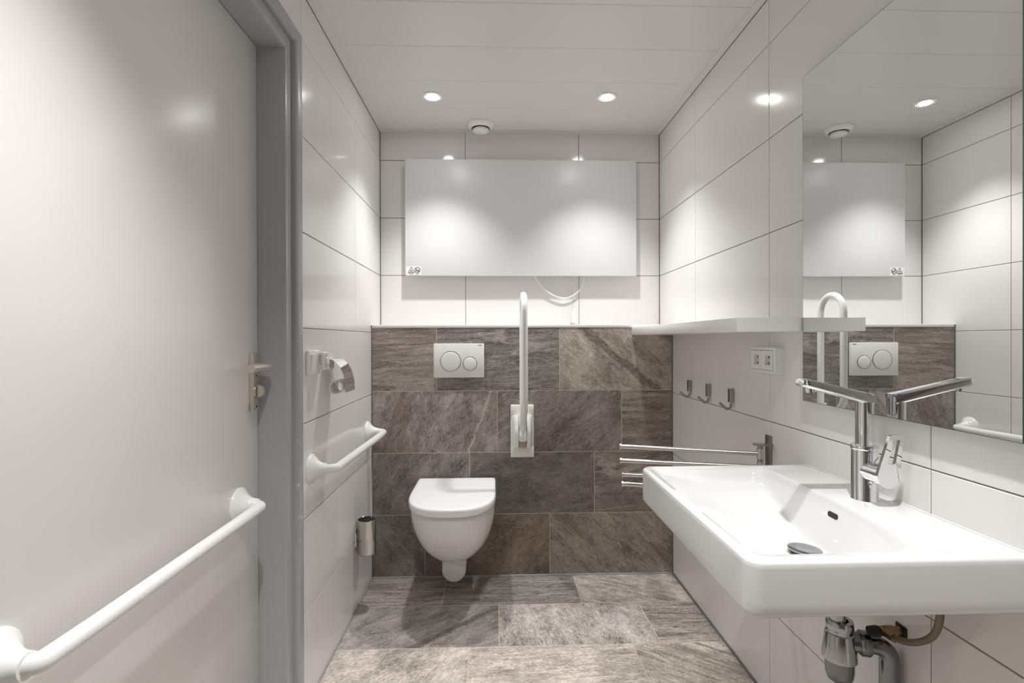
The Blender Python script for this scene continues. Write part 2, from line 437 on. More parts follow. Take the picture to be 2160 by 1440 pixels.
# ---- stone cistern wall
def T(tint, ang=0, streak=0.5, vein=0.3, patch=0.3, rust=0.0, seed=None, mark=(5.0, 5.0, 0.0, 0.0)):
    # mark: vein position, band position, vein strength, band half-width (metres across the grain)
    return dict(mark=mark, tint=tint, ang=ang, streak=streak, vein=vein, patch=patch, rust=rust, seed=random.uniform(1, 30) if seed is None else seed)
BR = (0.225, 0.190, 0.168); DK = (0.172, 0.150, 0.137); GY = (0.200, 0.178, 0.164); LT = (0.300, 0.262, 0.230); PU = (0.185, 0.163, 0.152)
srow = [
    (0.9095, ZLEDGE, [-0.2886, 0.3134], [T(BR, 2, 1.0, .4, .5, .15, 3.2), T((0.165, 0.148, 0.138), 4, .95, .9, .5, 0, 5.7), T(LT, -40, .15, .1, .45, 0, 8.4, (5.0, 0.010, 0.0, 0.024))]),
    (0.6075, 0.9095, [0.007, 0.621], [T((0.215, 0.190, 0.175), 70, .12, .3, .15, .55, 11.3, (-0.205, 0.190, 1.0, 0.016)), T(DK, 38, .35, .2, .35, .1, 13.9), T((0.19, 0.16, 0.138), 1, 1.0, .3, .6, 0, 2.6)]),
    (0.3055, 0.6075, [-0.129, 0.485], [T(DK, 58, .2, .3, .3, 0, 17.1), T((0.132, 0.116, 0.106), 10, .15, .5, .2, 0, 19.8), T((0.17, 0.15, 0.13), 8, .6, .9, .2, 0, 23.3)]),
    (0.0, 0.3055, [-0.347, 0.263], [T(PU, -55, .3, .5, .3, 0, 27.2), T((0.17, 0.135, 0.108), 40, .15, .1, .3, .3, 29.9), T((0.225, 0.198, 0.168), -45, .5, .3, .8, 0, 6.6)]),
]
rects, at = [], []
for (z0, z1, js, ts) in srow:
    us = [XL] + js + [XR]
    for k in range(len(us)-1):
        rects.append((us[k], z0, us[k+1], z1)); at.append(ts[k])
o = tile_mesh('wall_cistern', lambda u, v, n: Vector((u, YS-n, v)), rects, [M['stone'], M['stone_grout']], gu=0.0014, gv=0.0014, cham=0.0004, bed=0.0005,
              back=[(XL, 0, XR, ZLEDGE)], attrs=at)
tag(o, 'half-height wall of dark slate tiles behind the toilet', 'wall', kind='structure')
rects, at = [], []
z0, k = 0.0, 0
while z0 < ZC:
    us = [XL, *[(-0.2886, 0.3134), (0.007, 0.621)][k % 2], XR]
    for a, b in zip(us, us[1:]):
        rects.append((a, z0, b, min(ZC+0.02, z0+0.302))); at.append(T(random.choice([BR, DK, GY, PU]), random.choice([0, 3, 40, -45, 60]), random.random(), .4, .4))
    z0 += 0.302; k += 1
o = tile_mesh('wall_front', lambda u, v, n: Vector((u, YR+n, v)), rects, [M['stone'], M['stone_grout']], gu=0.0014, gv=0.0014, cham=0.0004, bed=0.0005, back=[(XL-0.06, 0, XR+0.06, ZC+0.02)], attrs=at)  # unseen wall, dark slate chosen for dark chrome reflections and less fill light
tag(o, 'unseen dark slate-tiled wall opposite the toilet', 'wall', kind='structure')
# ledge: white edge profile plus tiled top
mb = MB(); mb.box(XL, XR, YS-0.002, YS+0.010, ZLEDGE-0.001, ZLEDGE+0.0135, 0.0015)
tag(mb.build('trim_1', M['pvc']), 'white edge profile along the top of the slate wall', 'trim', kind='structure')
mb = MB(); mb.box(XL, XR, YS+0.010, YB-0.001, ZLEDGE-0.05, ZLEDGE+0.0125)
tag(mb.build('trim_2', M['tile']), 'white tiled ledge on top of the slate wall', 'ledge', kind='structure')

# ---- floor
frow = [
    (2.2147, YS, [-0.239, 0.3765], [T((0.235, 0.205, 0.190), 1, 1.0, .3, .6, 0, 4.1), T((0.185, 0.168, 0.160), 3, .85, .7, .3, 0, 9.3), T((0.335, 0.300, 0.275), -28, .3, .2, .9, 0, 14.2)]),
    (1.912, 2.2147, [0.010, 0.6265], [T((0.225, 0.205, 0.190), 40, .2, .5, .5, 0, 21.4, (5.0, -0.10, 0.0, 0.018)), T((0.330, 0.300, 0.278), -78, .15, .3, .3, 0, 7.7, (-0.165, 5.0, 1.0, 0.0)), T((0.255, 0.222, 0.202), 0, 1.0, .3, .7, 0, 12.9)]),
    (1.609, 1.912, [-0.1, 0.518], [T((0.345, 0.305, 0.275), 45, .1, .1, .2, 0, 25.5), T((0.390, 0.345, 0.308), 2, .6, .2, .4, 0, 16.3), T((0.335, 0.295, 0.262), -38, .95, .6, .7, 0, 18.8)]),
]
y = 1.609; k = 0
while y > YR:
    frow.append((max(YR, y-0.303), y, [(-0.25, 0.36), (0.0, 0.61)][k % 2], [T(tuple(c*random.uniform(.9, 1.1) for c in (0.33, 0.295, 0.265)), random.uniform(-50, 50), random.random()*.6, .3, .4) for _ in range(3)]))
    y -= 0.303; k += 1
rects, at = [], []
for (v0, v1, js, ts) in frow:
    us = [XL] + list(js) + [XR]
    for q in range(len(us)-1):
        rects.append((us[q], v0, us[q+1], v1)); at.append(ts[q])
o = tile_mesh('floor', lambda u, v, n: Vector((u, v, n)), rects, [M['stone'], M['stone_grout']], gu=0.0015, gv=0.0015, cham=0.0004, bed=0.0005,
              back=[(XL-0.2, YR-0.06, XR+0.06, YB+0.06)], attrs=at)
tag(o, 'floor of brown-grey slate-look tiles', 'floor', kind='structure')
# floor / corner sealant beads
def bead(name, a, b, r, mat, label):
    mb = MB(); mb.tube([a, b], r, 8); return tag(mb.build(name, mat), label, 'sealant joint', kind='structure')
bead('trim_3', (XL+.001, DO[2]+.06, .001), (XL+.001, YS, .001), .0055, M['floor_sealant'], 'grey sealant joint along the foot of the left wall')
bead('trim_4', (XL, YS-.001, .001), (XR, YS-.001, .001), .0055, M['floor_sealant'], 'light grey sealant joint at the foot of the slate wall')
bead('trim_5', (XR-.001, YR, .001), (XR-.001, YS, .001), .0055, M['sealant'], 'grey sealant joint along the foot of the right wall')
bead('trim_6', (XL+.001, YS-.001, 0), (XL+.001, YS-.001, ZLEDGE+.012), .004, M['sealant'], 'grey upright joint left of the slate wall')
bead('trim_7', (XR-.001, YS-.001, 0), (XR-.001, YS-.001, ZLEDGE), .004, M['sealant'], 'grey upright joint right of the slate wall')
bead('trim_8', (XL+.0005, YB-.0005, ZLEDGE+.01), (XL+.0005, YB-.0005, ZC), .0032, M['sealant'], 'grey upright joint in the left rear corner')
bead('trim_9', (XR-.0005, YB-.0005, ZLEDGE+.01), (XR-.0005, YB-.0005, ZC), .0032, M['sealant'], 'grey upright joint in the right rear corner')

bead('trim_13', (XL+.0005, YR, ZC-.0045), (XL+.0005, YB, ZC-.0045), .0019, M['sealant'], 'thin dark joint between left wall and ceiling')
bead('trim_14', (XR-.0005, YR, ZC-.0045), (XR-.0005, YB, ZC-.0045), .0019, M['sealant'], 'thin dark joint between right wall and ceiling')
# ---- ceiling: 25 cm panels with fine v-joints + edge strip
mb = MB()
ylines = []
y = 2.402
while y > YR: ylines.append(y); y -= 0.2505
edges = [YR-0.06] + sorted(ylines) + [YB+0.06]
for a, b in zip(edges, edges[1:]):
    mb.box(XL-0.06, XR+0.06, a+0.0004, b-0.0004, ZC, ZC+0.02, 0.0012, 1)
mb.box(XL-0.06, XR+0.06, YR-0.06, YB+0.06, ZC+0.004, ZC+0.05)
o = mb.build('ceiling', M['ceiling']); tag(o, 'white panelled ceiling with downlights', 'ceiling', kind='structure')
for nm, bx, lab in (('trim_10', (XL, XL+0.031, YR, YB), 'white ceiling edge strip above the left wall'),
                    ('trim_11', (XR-0.031, XR, YR, YB), 'white ceiling edge strip above the right wall'),
                    ('trim_12', (XL+0.031, XR-0.031, YB-0.031, YB), 'white ceiling edge strip above the back wall')):
    mb = MB(); mb.box(bx[0], bx[1], bx[2], bx[3], ZC-0.004, ZC+0.002, 0.001, 1)
    tag(mb.build(nm, M['ceiling']), lab, 'ceiling trim', kind='structure')

# ------------------------------------------------------------------ door
YJ = 1.4535; ZJ = 1.988; XF = -0.595; XD = -0.672; YN = 0.513
door = thing('door_1', (XD, YN, 0), 'off-white flush door in a blue-grey frame', 'door', kind='structure')
mb = MB(); mb.box(XD-0.04, XD, YN+0.003, YJ-0.002, 0.008, ZJ-0.003, 0.0015)
mb.build('door_leaf', M['door'], door)
# frame profile, u = away from the opening, x = depth
prof = [(0, -0.74), (0, XF+0.0), (0.002, XF+0.002), (0.036, XF+0.002), (0.038, XF), (0.038, -0.6035), (0.050, -0.6035), (0.0505, -0.603), (0.0615, -0.603),
        (0.062, -0.590), (0.066, -0.5855), (0.070, -0.584), (0.101, -0.584), (0.106, -0.586), (0.1085, -0.591), (0.1085, -0.612), (0.048, -0.612), (0.048, -0.74)]
prof[1] = (0, XF-0.001)
kz = 0.87
mb = MB()
rings = []
for y_s, corner in ((+1, 'far'), (+1, 'fart'), (-1, 'neart'), (-1, 'near')):
    ring = []
    for (u, x) in prof:
        yy = (YJ+u) if y_s > 0 else (YN-u)
        zz = 0.0 if corner in ('far', 'near') else ZJ+u*kz
        ring.append(Vector((x, yy, zz)))
    rings.append(ring)
mb.loft(rings, True, True)
# mitre seam + stop bead behind the leaf
mb.box(-0.74, XD-0.042, YJ-0.018, YJ+0.001, 0, ZJ)
mb.box(-0.74, XD-0.042, YN-0.001, YN+0.018, 0, ZJ)
mb.box(-0.74, XD-0.042, YN, YJ, ZJ-0.018, ZJ+0.001)
mb.build('door_frame', M['frame'], door, smooth=50)
mb = MB()   # black sheet behind the doorway, its colour stands in for the dark in the gaps
mb.box(-0.80, -0.76, YN-0.08, YJ+0.1, 0, ZJ+0.1)
mb.build('door_backing', M['black_gap'], door)
# handle set
HY0, HY1, HZ0, HZ1 = 1.4015, 1.441, 0.965, 1.1225
pl = MB(); pl.box(XD, XD+0.0105, HY0, HY1, HZ0, HZ1, 0.0025, 3)
plate = pl.build('handle_plate', M['handle'], door)
for zz in (1.061, 0.976):
    mb = MB(); mb.lathe([(0, 0), (0.0032, 0), (0.0032, 0.0006), (0, 0.0006)], (XD+0.0103, 1.421, zz), (1, 0, 0), 16)
    mb.build('screw', M['hole'], plate)
lv = MB()
c = Vector((XD+0.0105, 1.421, 1.0868))
lv.lathe([(0.0, -0.004), (0.0105, -0.004), (0.0105, 0.008), (0.0085, 0.010), (0.0085, 0.02), (0, 0.02)], c, (1, 0, 0), 24)
path = fillet([c+Vector((0.005, 0, 0)), c+Vector((0.036, 0, 0)), c+Vector((0.036, -0.106, -0.001))], 0.012, 8)
lv.tube(path, [0.0098]*(len(path)-1)+[0.0106], 20)
lv.build('lever', M['handle'], plate)
tk = MB()
tc_ = Vector((XD+0.0105, 1.421, 1.019))
tk.lathe([(0, -0.003), (0.014, -0.003), (0.014, 0.003), (0, 0.003)], tc_, (1, 0, 0), 28)
half = [Vector((0.004, 0, 0.0170))] + [Vector((0.004+0.0185*sin(pi*k/18)**0.8, 0, 0.0170*cos(pi*k/18))) for k in range(1, 18)] + [Vector((0.004, 0, -0.0170))]
tk.loft([[tc_+Vector((p.x, -0.0045, p.z)) for p in half], [tc_+Vector((p.x, 0.0045, p.z)) for p in half]])
tk.build('thumb_turn', M['handle'], plate)

# ------------------------------------------------------------------ grab rails (rosette cones + bent bar)
def rail(name, x0, ya, yb, z, off, label, zb=None, rf=1.0):
    zb = z if zb is None else zb
    r = thing(name, (x0, (ya+yb)/2, z), label, 'grab rail')
    for yy, zz in ((ya, z), (yb, zb)):
        mb = MB()
        pr = [(0.0, 0), (0.0485, 0), (0.0485, 0.003), (0.0470, 0.006)]
        for k in range(1, 13):
            t = k/12; pr.append((0.018+0.029*(1-t)**2.1, 0.006+0.042*t))
        pr += [(0.0175, 0.050), (0, 0.050)]
        mb.lathe([(r_ if r_ < 0.019 else 0.0175+(r_-0.0175)*rf, h_) for r_, h_ in pr], (x0, yy, zz), (1, 0, 0), 44)
        mb.build('wall_rosette', M['nylon'], r)
    s = 1 if yb > ya else -1
    path = fillet([(x0+0.04, ya, z), (x0+off-0.002, ya+s*0.004, z), (x0+off, ya+s*0.10, z), (x0+off, (ya+yb)/2, (z+zb)/2), (x0+off, yb-s*0.10, zb), (x0+off-0.002, yb-s*0.004, zb), (x0+0.04, yb, zb)],
                  [0, 0.045 if off > 0.07 else 0.034, 0, 0, 0, 0.045 if off > 0.07 else 0.034, 0], 10)
    mb = MB(); mb.tube(path, 0.0142, 24)
    mb.build('bar', M['nylon'], r)
    return r
rail('grab_rail', XD, 0.692, 1.343, 0.727, 0.062, 'long white grab rail mounted across the door', None, 0.95)
rail('grab_rail', XL, 1.676, 2.405, 0.738, 0.082, 'white grab rail on the left tiled wall beside the toilet', 0.728)

# ------------------------------------------------------------------ fold-up support rail on the slate wall
gx = 0.128
fr = thing('folding_support_rail', (gx, YS, 0.715), 'white folded-up support rail standing against the slate wall right of the toilet', 'grab rail')
mb = MB(); mb.box(gx-0.0565, gx+0.0565, YS-0.018, YS, 0.588, 0.841, 0.003, 2)
mb.box(gx-0.0565, gx+0.0565, YS-0.026, YS-0.016, 0.588, 0.636, 0.002, 2)
mb.box(gx-0.0565, gx-0.022, YS-0.024, YS-0.016, 0.795, 0.841, 0.002, 2)
mb.box(gx+0.022, gx+0.0565, YS-0.024, YS-0.016, 0.795, 0.841, 0.002, 2)
mb.build('wall_plate', M['cream'], fr)
for sx in (-1, 1):
    mb = MB()
    out = []
    for k in range(25):
        t = k/24; z = 0.632+t*0.162
        out.append((YS-0.018-0.055*math.sin(pi*min(1, max(0, 0.08+0.84*t)))**0.8, z))
    ring_a = [Vector((gx+sx*0.0205, y_, z_)) for y_, z_ in out] + [Vector((gx+sx*0.0205, YS-0.012, out[-1][1])), Vector((gx+sx*0.0205, YS-0.012, out[0][1]))]
    ring_m = [Vector((gx+sx*0.036, y_, z_)) for y_, z_ in out] + [Vector((gx+sx*0.036, YS-0.012, out[-1][1])), Vector((gx+sx*0.036, YS-0.012, out[0][1]))]
    ring_b = [Vector((gx+sx*0.048, y_+0.6*(YS-0.018-y_), 0.713+(z_-0.713)*0.97)) for y_, z_ in out] + [Vector((gx+sx*0.050, YS-0.012, out[-1][1])), Vector((gx+sx*0.050, YS-0.012, out[0][1]))]
    mb.loft([ring_a, ring_m, ring_b])
    mb.build('hinge_cheek', M['nylon'], fr, smooth=40)
mb = MB(); mb.box(gx-0.0195, gx+0.0195, YS-0.060, YS-0.016, 0.668, 0.800, 0.008, 3)
mb.lathe([(0, -0.0195), (0.030, -0.0195), (0.030, 0.0195), (0, 0.0195)], (gx, YS-0.040, 0.700), (1, 0, 0), 30)
mb.build('hinge_block', M['nylon'], fr)
mb = MB(); mb.box(gx-0.020, gx+0.020, YS-0.040, YS-0.014, 0.636, 0.668, 0.002, 2)
mb.build('hinge_stop', M['stop_beige'], fr)
mb = MB()
ya, yb, zt_ = YS-0.062, YS-0.226, 1.283
path = [(gx, ya-0.012, 0.70), (gx, ya, 0.80)]
for k in range(15):
    a = pi*k/14; path.append((gx, (ya+yb)/2+(ya-yb)/2*cos(a), zt_+(ya-yb)/2*sin(a)))
path += fillet([(gx, yb, 1.2), (gx, yb, 0.86), (gx, ya-0.01, 0.735)], 0.06, 8)
mb.tube(path, 0.0150, 24)
mb.build('looped_bar', M['nylon'], fr, smooth=60)

# ------------------------------------------------------------------ infrared heater panel
hx0, hx1, hz0, hz1, hy = -0.465, 0.736, 1.4915, 2.092, 2.626
ht = thing('heater_panel', ((hx0+hx1)/2, YB, hz0), 'large white flat heating panel on the back wall under the ceiling', 'heater')
mb = MB(); mb.box(hx0, hx1, hy, hy+0.021, hz0, hz1, 0.0022, 2); mb.build('panel', M['heater'], ht)
for px_ in (hx0+0.2, hx1-0.2):
    mb = MB(); mb.box(px_-0.02, px_+0.02, hy+0.02, YB-0.0005, hz0+0.08, hz1-0.08); mb.build('wall_bracket', M['steel'], ht)
# warning sticker
stk = MB(); stk.box(-0.461, -0.3815, hy-0.0006, hy+0.0005, 1.4945, 1.5385)
st_ = stk.build('warning_sticker', M['sticker'], ht); tag(st_, 'small white warning sticker with a triangle and a crossed circle')
sy = hy-0.0009
def stroke(mb, a, b, w):
    a, b = Vector((a[0], sy, a[1])), Vector((b[0], sy, b[1])); d = (b-a).normalized(); n = Vector((-d.z, 0, d.x))*w/2
    mb.loft([[a+n, a-n, a-n+Vector((0, -.0003, 0)), a+n+Vector((0, -.0003, 0))], [b+n, b-n, b-n+Vector((0, -.0003, 0)), b+n+Vector((0, -.0003, 0))]])
ic = MB()
tr = [(-0.4500, 1.5065), (-0.4172, 1.5065), (-0.4336, 1.5350)]
for a, b in zip(tr, tr[1:]+tr[:1]): stroke(ic, a, b, 0.0022)
for dx in (-0.005, 0, 0.005): stroke(ic, (-0.4336+dx, 1.5095), (-0.4336+dx*0.4, 1.5200), 0.0016)
cx_, cz_, cr = -0.4025, 1.5195, 0.0140
for k in range(28):
    a, b = 2*pi*k/28, 2*pi*(k+1)/28
    stroke(ic, (cx_+cr*cos(a), cz_+cr*sin(a)), (cx_+cr*cos(b), cz_+cr*sin(b)), 0.0024)
stroke(ic, (cx_-cr*.7, cz_+cr*.7), (cx_+cr*.7, cz_-cr*.7), 0.0026)
stroke(ic, (cx_-0.0075, cz_+0.004), (cx_-0.0075, cz_-0.006), 0.0026); stroke(ic, (cx_-0.0075, cz_-0.0055), (cx_+0.0075, cz_-0.0055), 0.0024)
stroke(ic, (cx_+0.0075, cz_+0.005), (cx_+0.0075, cz_-0.006), 0.0026)
ic.build('warning_symbols', M['ink'], st_, smooth=20)
ic = MB()
for (a, b, z) in ((-0.447, -0.421, 1.5030), (-0.443, -0.424, 1.4985), (-0.408, -0.397, 1.5030), (-0.412, -0.393, 1.4985)):
    n_ = max(3, int((b-a)/0.0035))
    for k in range(n_): stroke(ic, (a+(b-a)*k/n_, z), (a+(b-a)*(k+0.75)/n_, z), 0.0018)
ic.build('warning_lines', M['greyink'], st_, smooth=20)
# cable loop hanging below the panel
cb = []
P0 = [(0.190, 2.650, 1.535), (0.206, 2.655, 1.491), (0.225, 2.660, 1.465), (0.261, 2.664, 1.424), (0.305, 2.666, 1.392), (0.361, 2.666, 1.377), (0.405, 2.666, 1.390), (0.441, 2.664, 1.419), (0.458, 2.660, 1.455), (0.464, 2.658, 1.492), (0.465, 2.652, 1.535)]
def spline(P, n=6):
    P = [Vector(p) for p in P]; out = []
    for i in range(len(P)-1):
        p0, p1, p2, p3 = P[max(0, i-1)], P[i], P[i+1], P[min(len(P)-1, i+2)]
        for k in range(n):
            t = k/n
            out.append(0.5*((2*p1)+(p2-p0)*t+(2*p0-5*p1+4*p2-p3)*t*t+(3*p1-p0-3*p2+p3)*t**3))
    return out+[P[-1]]
mb = MB(); mb.tube(spline(P0), 0.0034, 12); mb.build('power_cable', M['whitehose'], ht, smooth=60)
# pull cord
pc = thing('pull_cord', (0.413, 2.662, 1.249), 'white pull cord with a conical grip hanging below the heating panel', 'pull cord')
mb = MB(); mb.tube([(0.4195, 2.6495, 1.4925), (0.417, 2.657, 1.465), (0.4135, 2.662, 1.372), (0.4125, 2.662, 1.318)], 0.0011, 8); mb.build('cord', M['whitehose'], pc)
mb = MB(); mb.lathe([(0, 0), (0.0022, 0.001), (0.0026, 0.006), (0.0018, 0.012), (0, 0.013)], (0.4132, 2.662, 1.356), (0, 0, 1), 12)
mb.build('knot', M['greyink'], pc)
mb = MB(); mb.lathe([(0, 0), (0.0135, 0), (0.0150, 0.002), (0.0150, 0.006), (0.0135, 0.020), (0.0085, 0.062), (0.0068, 0.070), (0.0045, 0.074), (0, 0.0745)], (0.412, 2.662, 1.2485), (0.01, 0, 1), 28)
mb.build('grip', M['plastic'], pc)

# ------------------------------------------------------------------ flush plate
fp = thing('flush_plate', (-0.1795, YS, 1.058), 'white dual flush plate with two round buttons on the slate wall', 'flush plate')
mb = MB(); mb.box(-0.302, -0.057, YS-0.012, YS+0.0015, 0.9755, 1.1415, 0.0018, 2); mb.build('cover_plate', M['plastic'], fp)
for (bx, bz, br) in ((-0.2195, 1.0545, 0.0485), (-0.1255, 1.043, 0.0328)):
    mb = MB(); mb.lathe([(br-0.004, 0), (br+0.0024, 0), (br+0.0024, 0.0016), (br, 0.0024), (br-0.0005, 0.0024), (br-0.0005, 0.001)], (bx, YS-0.0118, bz), (0, -1, 0), 56, cap=False)
    ring = mb.build('button_ring', M['trapchrome'], fp)
    mb = MB(); pr = [(0, 0.0)]; pr = [(br-0.0008, 0.0), (br-0.0008, 0.002)] + [((br-0.0008)*cos(a), 0.002+0.0032*sin(a)) for a in [pi/2*k/10 for k in range(1, 11)]]
    mb.lathe(pr, (bx, YS-0.0118, bz), (0, -1, 0), 56); mb.build('flush_button', M['plastic'], fp, smooth=60)
text_mesh('GEBERIT', 0.0058, M['greyink'], 'lettering', fp, Matrix.Translation((-0.0765, YS-0.0122, 1.1330)) @ Matrix.Rotation(pi/2, 4, 'X'))

# ------------------------------------------------------------------ wall-hung toilet
tx = -0.189
to = thing('toilet', (tx, YS, 0.06), 'white wall-hung toilet with closed lid', 'toilet')
def dshape(w, yf, yb, n=56, wb=None, bulge=2.35):
    """D outline: straight back at yb, widest part, superelliptic front at yf"""
    wb = w if wb is None else wb
    L_ = yb-yf; ym = yf+min(0.24, L_*0.56)
    pts = []
    for k in range(n+1):
        a = pi*k/n
        c_, s_ = cos(a), sin(a)
        x = math.copysign(abs(c_)**(2/bulge), c_)*w; y = ym-(ym-yf)*abs(s_)**(2/bulge)
        pts.append((x, y))
    # pts from +w (right) around the front to -w (left); then back edge
    m = 6
    left = [(-w+(w-wb)*(k/m), ym+(yb-ym)*k/m) for k in range(1, m+1)]
    right = [(wb+(w-wb)*(k/m), yb+(ym-yb)*k/m) for k in range(0, m)]
    return pts+left+right
tab = [(0.449, 0.1800, 2.020), (0.444, 0.1825, 2.016), (0.430, 0.1830, 2.016), (0.41, 0.1825, 2.018), (0.385, 0.1805, 2.024), (0.36, 0.1765, 2.033), (0.335, 0.1710, 2.045), (0.31, 0.1635, 2.061), (0.285, 0.1535, 2.080), (0.262, 0.142, 2.101),
       (0.24, 0.127, 2.125), (0.22, 0.110, 2.150), (0.203, 0.092, 2.176), (0.19, 0.074, 2.202), (0.181, 0.056, 2.226), (0.176, 0.036, 2.250)]
mb = MB(); rings = []
for z, w, yf in tab: rings.append([Vector((tx+x, y, z)) for x, y in dshape(w, yf, YS, wb=w*0.97)])
mb.loft(rings); mb.build('bowl', M['ceramic'], to, smooth=60)
mb = MB(); mb.lathe([(0, 0), (0.040, 0), (0.050, 0.006), (0.0545, 0.016), (0.0545, 0.19)], (tx-0.004, 2.294, 0.112), (0, 1, 0), 40)
mb.box(tx-0.058, tx+0.05, 2.31, YS, 0.112, 0.185, 0.006)
mb.build('outlet_cover', M['ceramic'], to, smooth=50)
mb = MB()
mb.loft([[Vector((tx+x, y, z)) for x, y in dshape(w, yf, YS-0.03, wb=w)] for z, w, yf in ((0.449, 0.168, 2.036), (0.4565, 0.168, 2.036))])
mb.build('seat', M['seatplastic'], to, smooth=50)
mb = MB(); rings = []
for z, ins in ((0.4560, 0.004), (0.4575, 0.0015), (0.461, 0.0), (0.479, 0.0), (0.4845, 0.0014), (0.4880, 0.005), (0.4895, 0.010), (0.4900, 0.020)):
    rings.append([Vector((tx+x, y, z)) for x, y in dshape(0.1875-ins, 2.000+ins, YS-0.012-ins, wb=0.1865-ins, bulge=2.5)])
mb.loft(rings); mb.build('lid', M['seatplastic'], to, smooth=60)

# ------------------------------------------------------------------ toilet brush set
bx_, by_ = -0.5585, 2.205
br = thing('toilet_brush_set', (XL, by_, 0.24), 'steel toilet brush cup with long handle on the left wall beside the toilet', 'toilet brush')
mb = MB()
prof_ = [(0, 0), (0.036, 0), (0.0385, 0.003), (0.0385, 0.146), (0.0375, 0.147), (0.0365, 0.146), (0.0365, 0.006), (0, 0.006)]
mb.lathe(prof_, (bx_, by_, 0.240), (0, 0, 1), 44); mb.build('cup', M['cupsteel'], br)
mb = MB(); mb.lathe([(0, 0), (0.0362, 0), (0.0362, 0.0035), (0, 0.0035)], (bx_, by_, 0.3775), (0, 0, 1), 32); mb.build('dark_inside', M['black'], br)  # flat black disc below the rim stands in for the dark inside
mb = MB(); mb.box(XL-0.0012, XL+0.004, by_-0.012, by_+0.03, 0.27, 0.345, 0.001); mb.tube([(XL+0.002, by_+0.012, 0.305), (bx_-0.036, by_+0.012, 0.305)], 0.006, 16)
mb.build('wall_bracket', M['chrome'], br)
mb = MB(); mb.box(-0.541, -0.534, by_-0.006, by_+0.006, 0.30, 0.600, 0.0015); mb.build('brush_handle', M['steel'], br)

# ------------------------------------------------------------------ light switch with timer
sw = thing('light_switch', (XL, 1.675, 1.086), 'white light switch with a small protruding timer box beside the door frame', 'switch')
mb = MB(); mb.box(XL, XL+0.011, 1.631, 1.737, 1.046, 1.126, 0.004, 3); mb.build('frame', M['plastic'], sw)
mb = MB()
zz0, zz1, yy0, yy1 = 1.058, 1.114, 1.643, 1.700
mb.loft([[Vector((XL+0.010, yy0, zz0)), Vector((XL+0.010, yy1, zz0)), Vector((XL+0.010, yy1, zz1)), Vector((XL+0.010, yy0, zz1))],
         [Vector((XL+0.0135, yy0+.001, zz0+.001)), Vector((XL+0.0135, yy1-.001, zz0+.001)), Vector((XL+0.0185, yy1-.001, zz1-.001)), Vector((XL+0.0185, yy0+.001, zz1-.001))]])
mb.build('rocker', M['plastic'], sw, smooth=20)
mb = MB(); mb.box(XL+0.008, XL+0.033, 1.702, 1.754, 1.059, 1.118, 0.002, 2); tb = mb.build('timer_box', M['plastic'], sw)
mb = MB()
for k in range(4): mb.lathe([(0, 0), (0.0018, 0), (0.0018, 0.0006), (0, 0.0006)], (XL+0.0225, 1.7022, 1.106-k*0.0085), (0, -1, 0), 10)
mb.build('vent_holes', M['ink'], tb)
mb = MB(); mb.box(XL+0.0325, XL+0.0336, 1.710, 1.750, 1.066, 1.112); mb.build('timer_face', M['timer_beige'], tb)
mb = MB(); mb.lathe([(0, 0), (0.0125, 0), (0.0125, 0.004), (0.0105, 0.0060), (0, 0.0060)], (XL+0.0332, 1.733, 1.090), (1, 0, 0), 28); mb.build('timer_knob', M['plastic'], tb)

# ------------------------------------------------------------------ toilet paper holder and empty roll
tp = thing('toilet_paper_holder', (XL, 1.865, 1.085), 'chrome toilet paper holder with curved cover on the left wall', 'toilet paper holder')
mb = MB()
cx, cz = -0.5545, 0.989
arc = [(-0.600, 1.083), (-0.596, 1.0915), (-0.585, 1.093), (-0.571, 1.088), (-0.558, 1.077), (-0.546, 1.060), (-0.5370, 1.040), (-0.5315, 1.018), (-0.529, 0.997), (-0.5285, 0.974)]
P_ = [Vector((x, 0, z)) for x, z in arc]; sp = spline(P_, 4)
def off(sp, d):
    out = []
    for i, p in enumerate(sp):
        t = (sp[min(i+1, len(sp)-1)]-sp[max(i-1, 0)]).normalized(); out.append(p+Vector((-t.z, 0, t.x))*d)
    return out
inner = off(sp, -0.0013)
ringA = [Vector((p.x, 1.800, p.z)) for p in sp] + [Vector((p.x, 1.800, p.z)) for p in reversed(inner)]
ringB = [Vector((p.x, 1.915, p.z)) for p in sp] + [Vector((p.x, 1.915, p.z)) for p in reversed(inner)]
mb.loft([ringA, ringB]); mb.build('cover', M['chrome'], tp, smooth=40)
mb = MB(); mb.box(XL, XL+0.006, 1.815, 1.90, 1.055, 1.092, 0.002); mb.build('wall_plate', M['chrome'], tp)
mb = MB(); mb.tube(fillet([(-0.594, 1.90, 1.086), (-0.594, 1.790, 1.086), (cx-0.007, 1.790, cz+0.0221), (cx-0.007, 1.905, cz+0.0218)], 0.006, 6), 0.0032, 12)
mb.build('wire_arm', M['chrome'], tp)
mb = MB(); mb.lathe([(0.0246, 0), (0.0246, 0.098), (0.0208, 0.098), (0.0208, 0), (0.0246, 0)], (cx-0.007, 1.797, cz+0.004), (0, 1, 0), 40, cap=False)
o = mb.build('toilet_roll_core', M['card']); tag(o, 'empty white cardboard roll hanging in the toilet paper holder', 'toilet roll core')

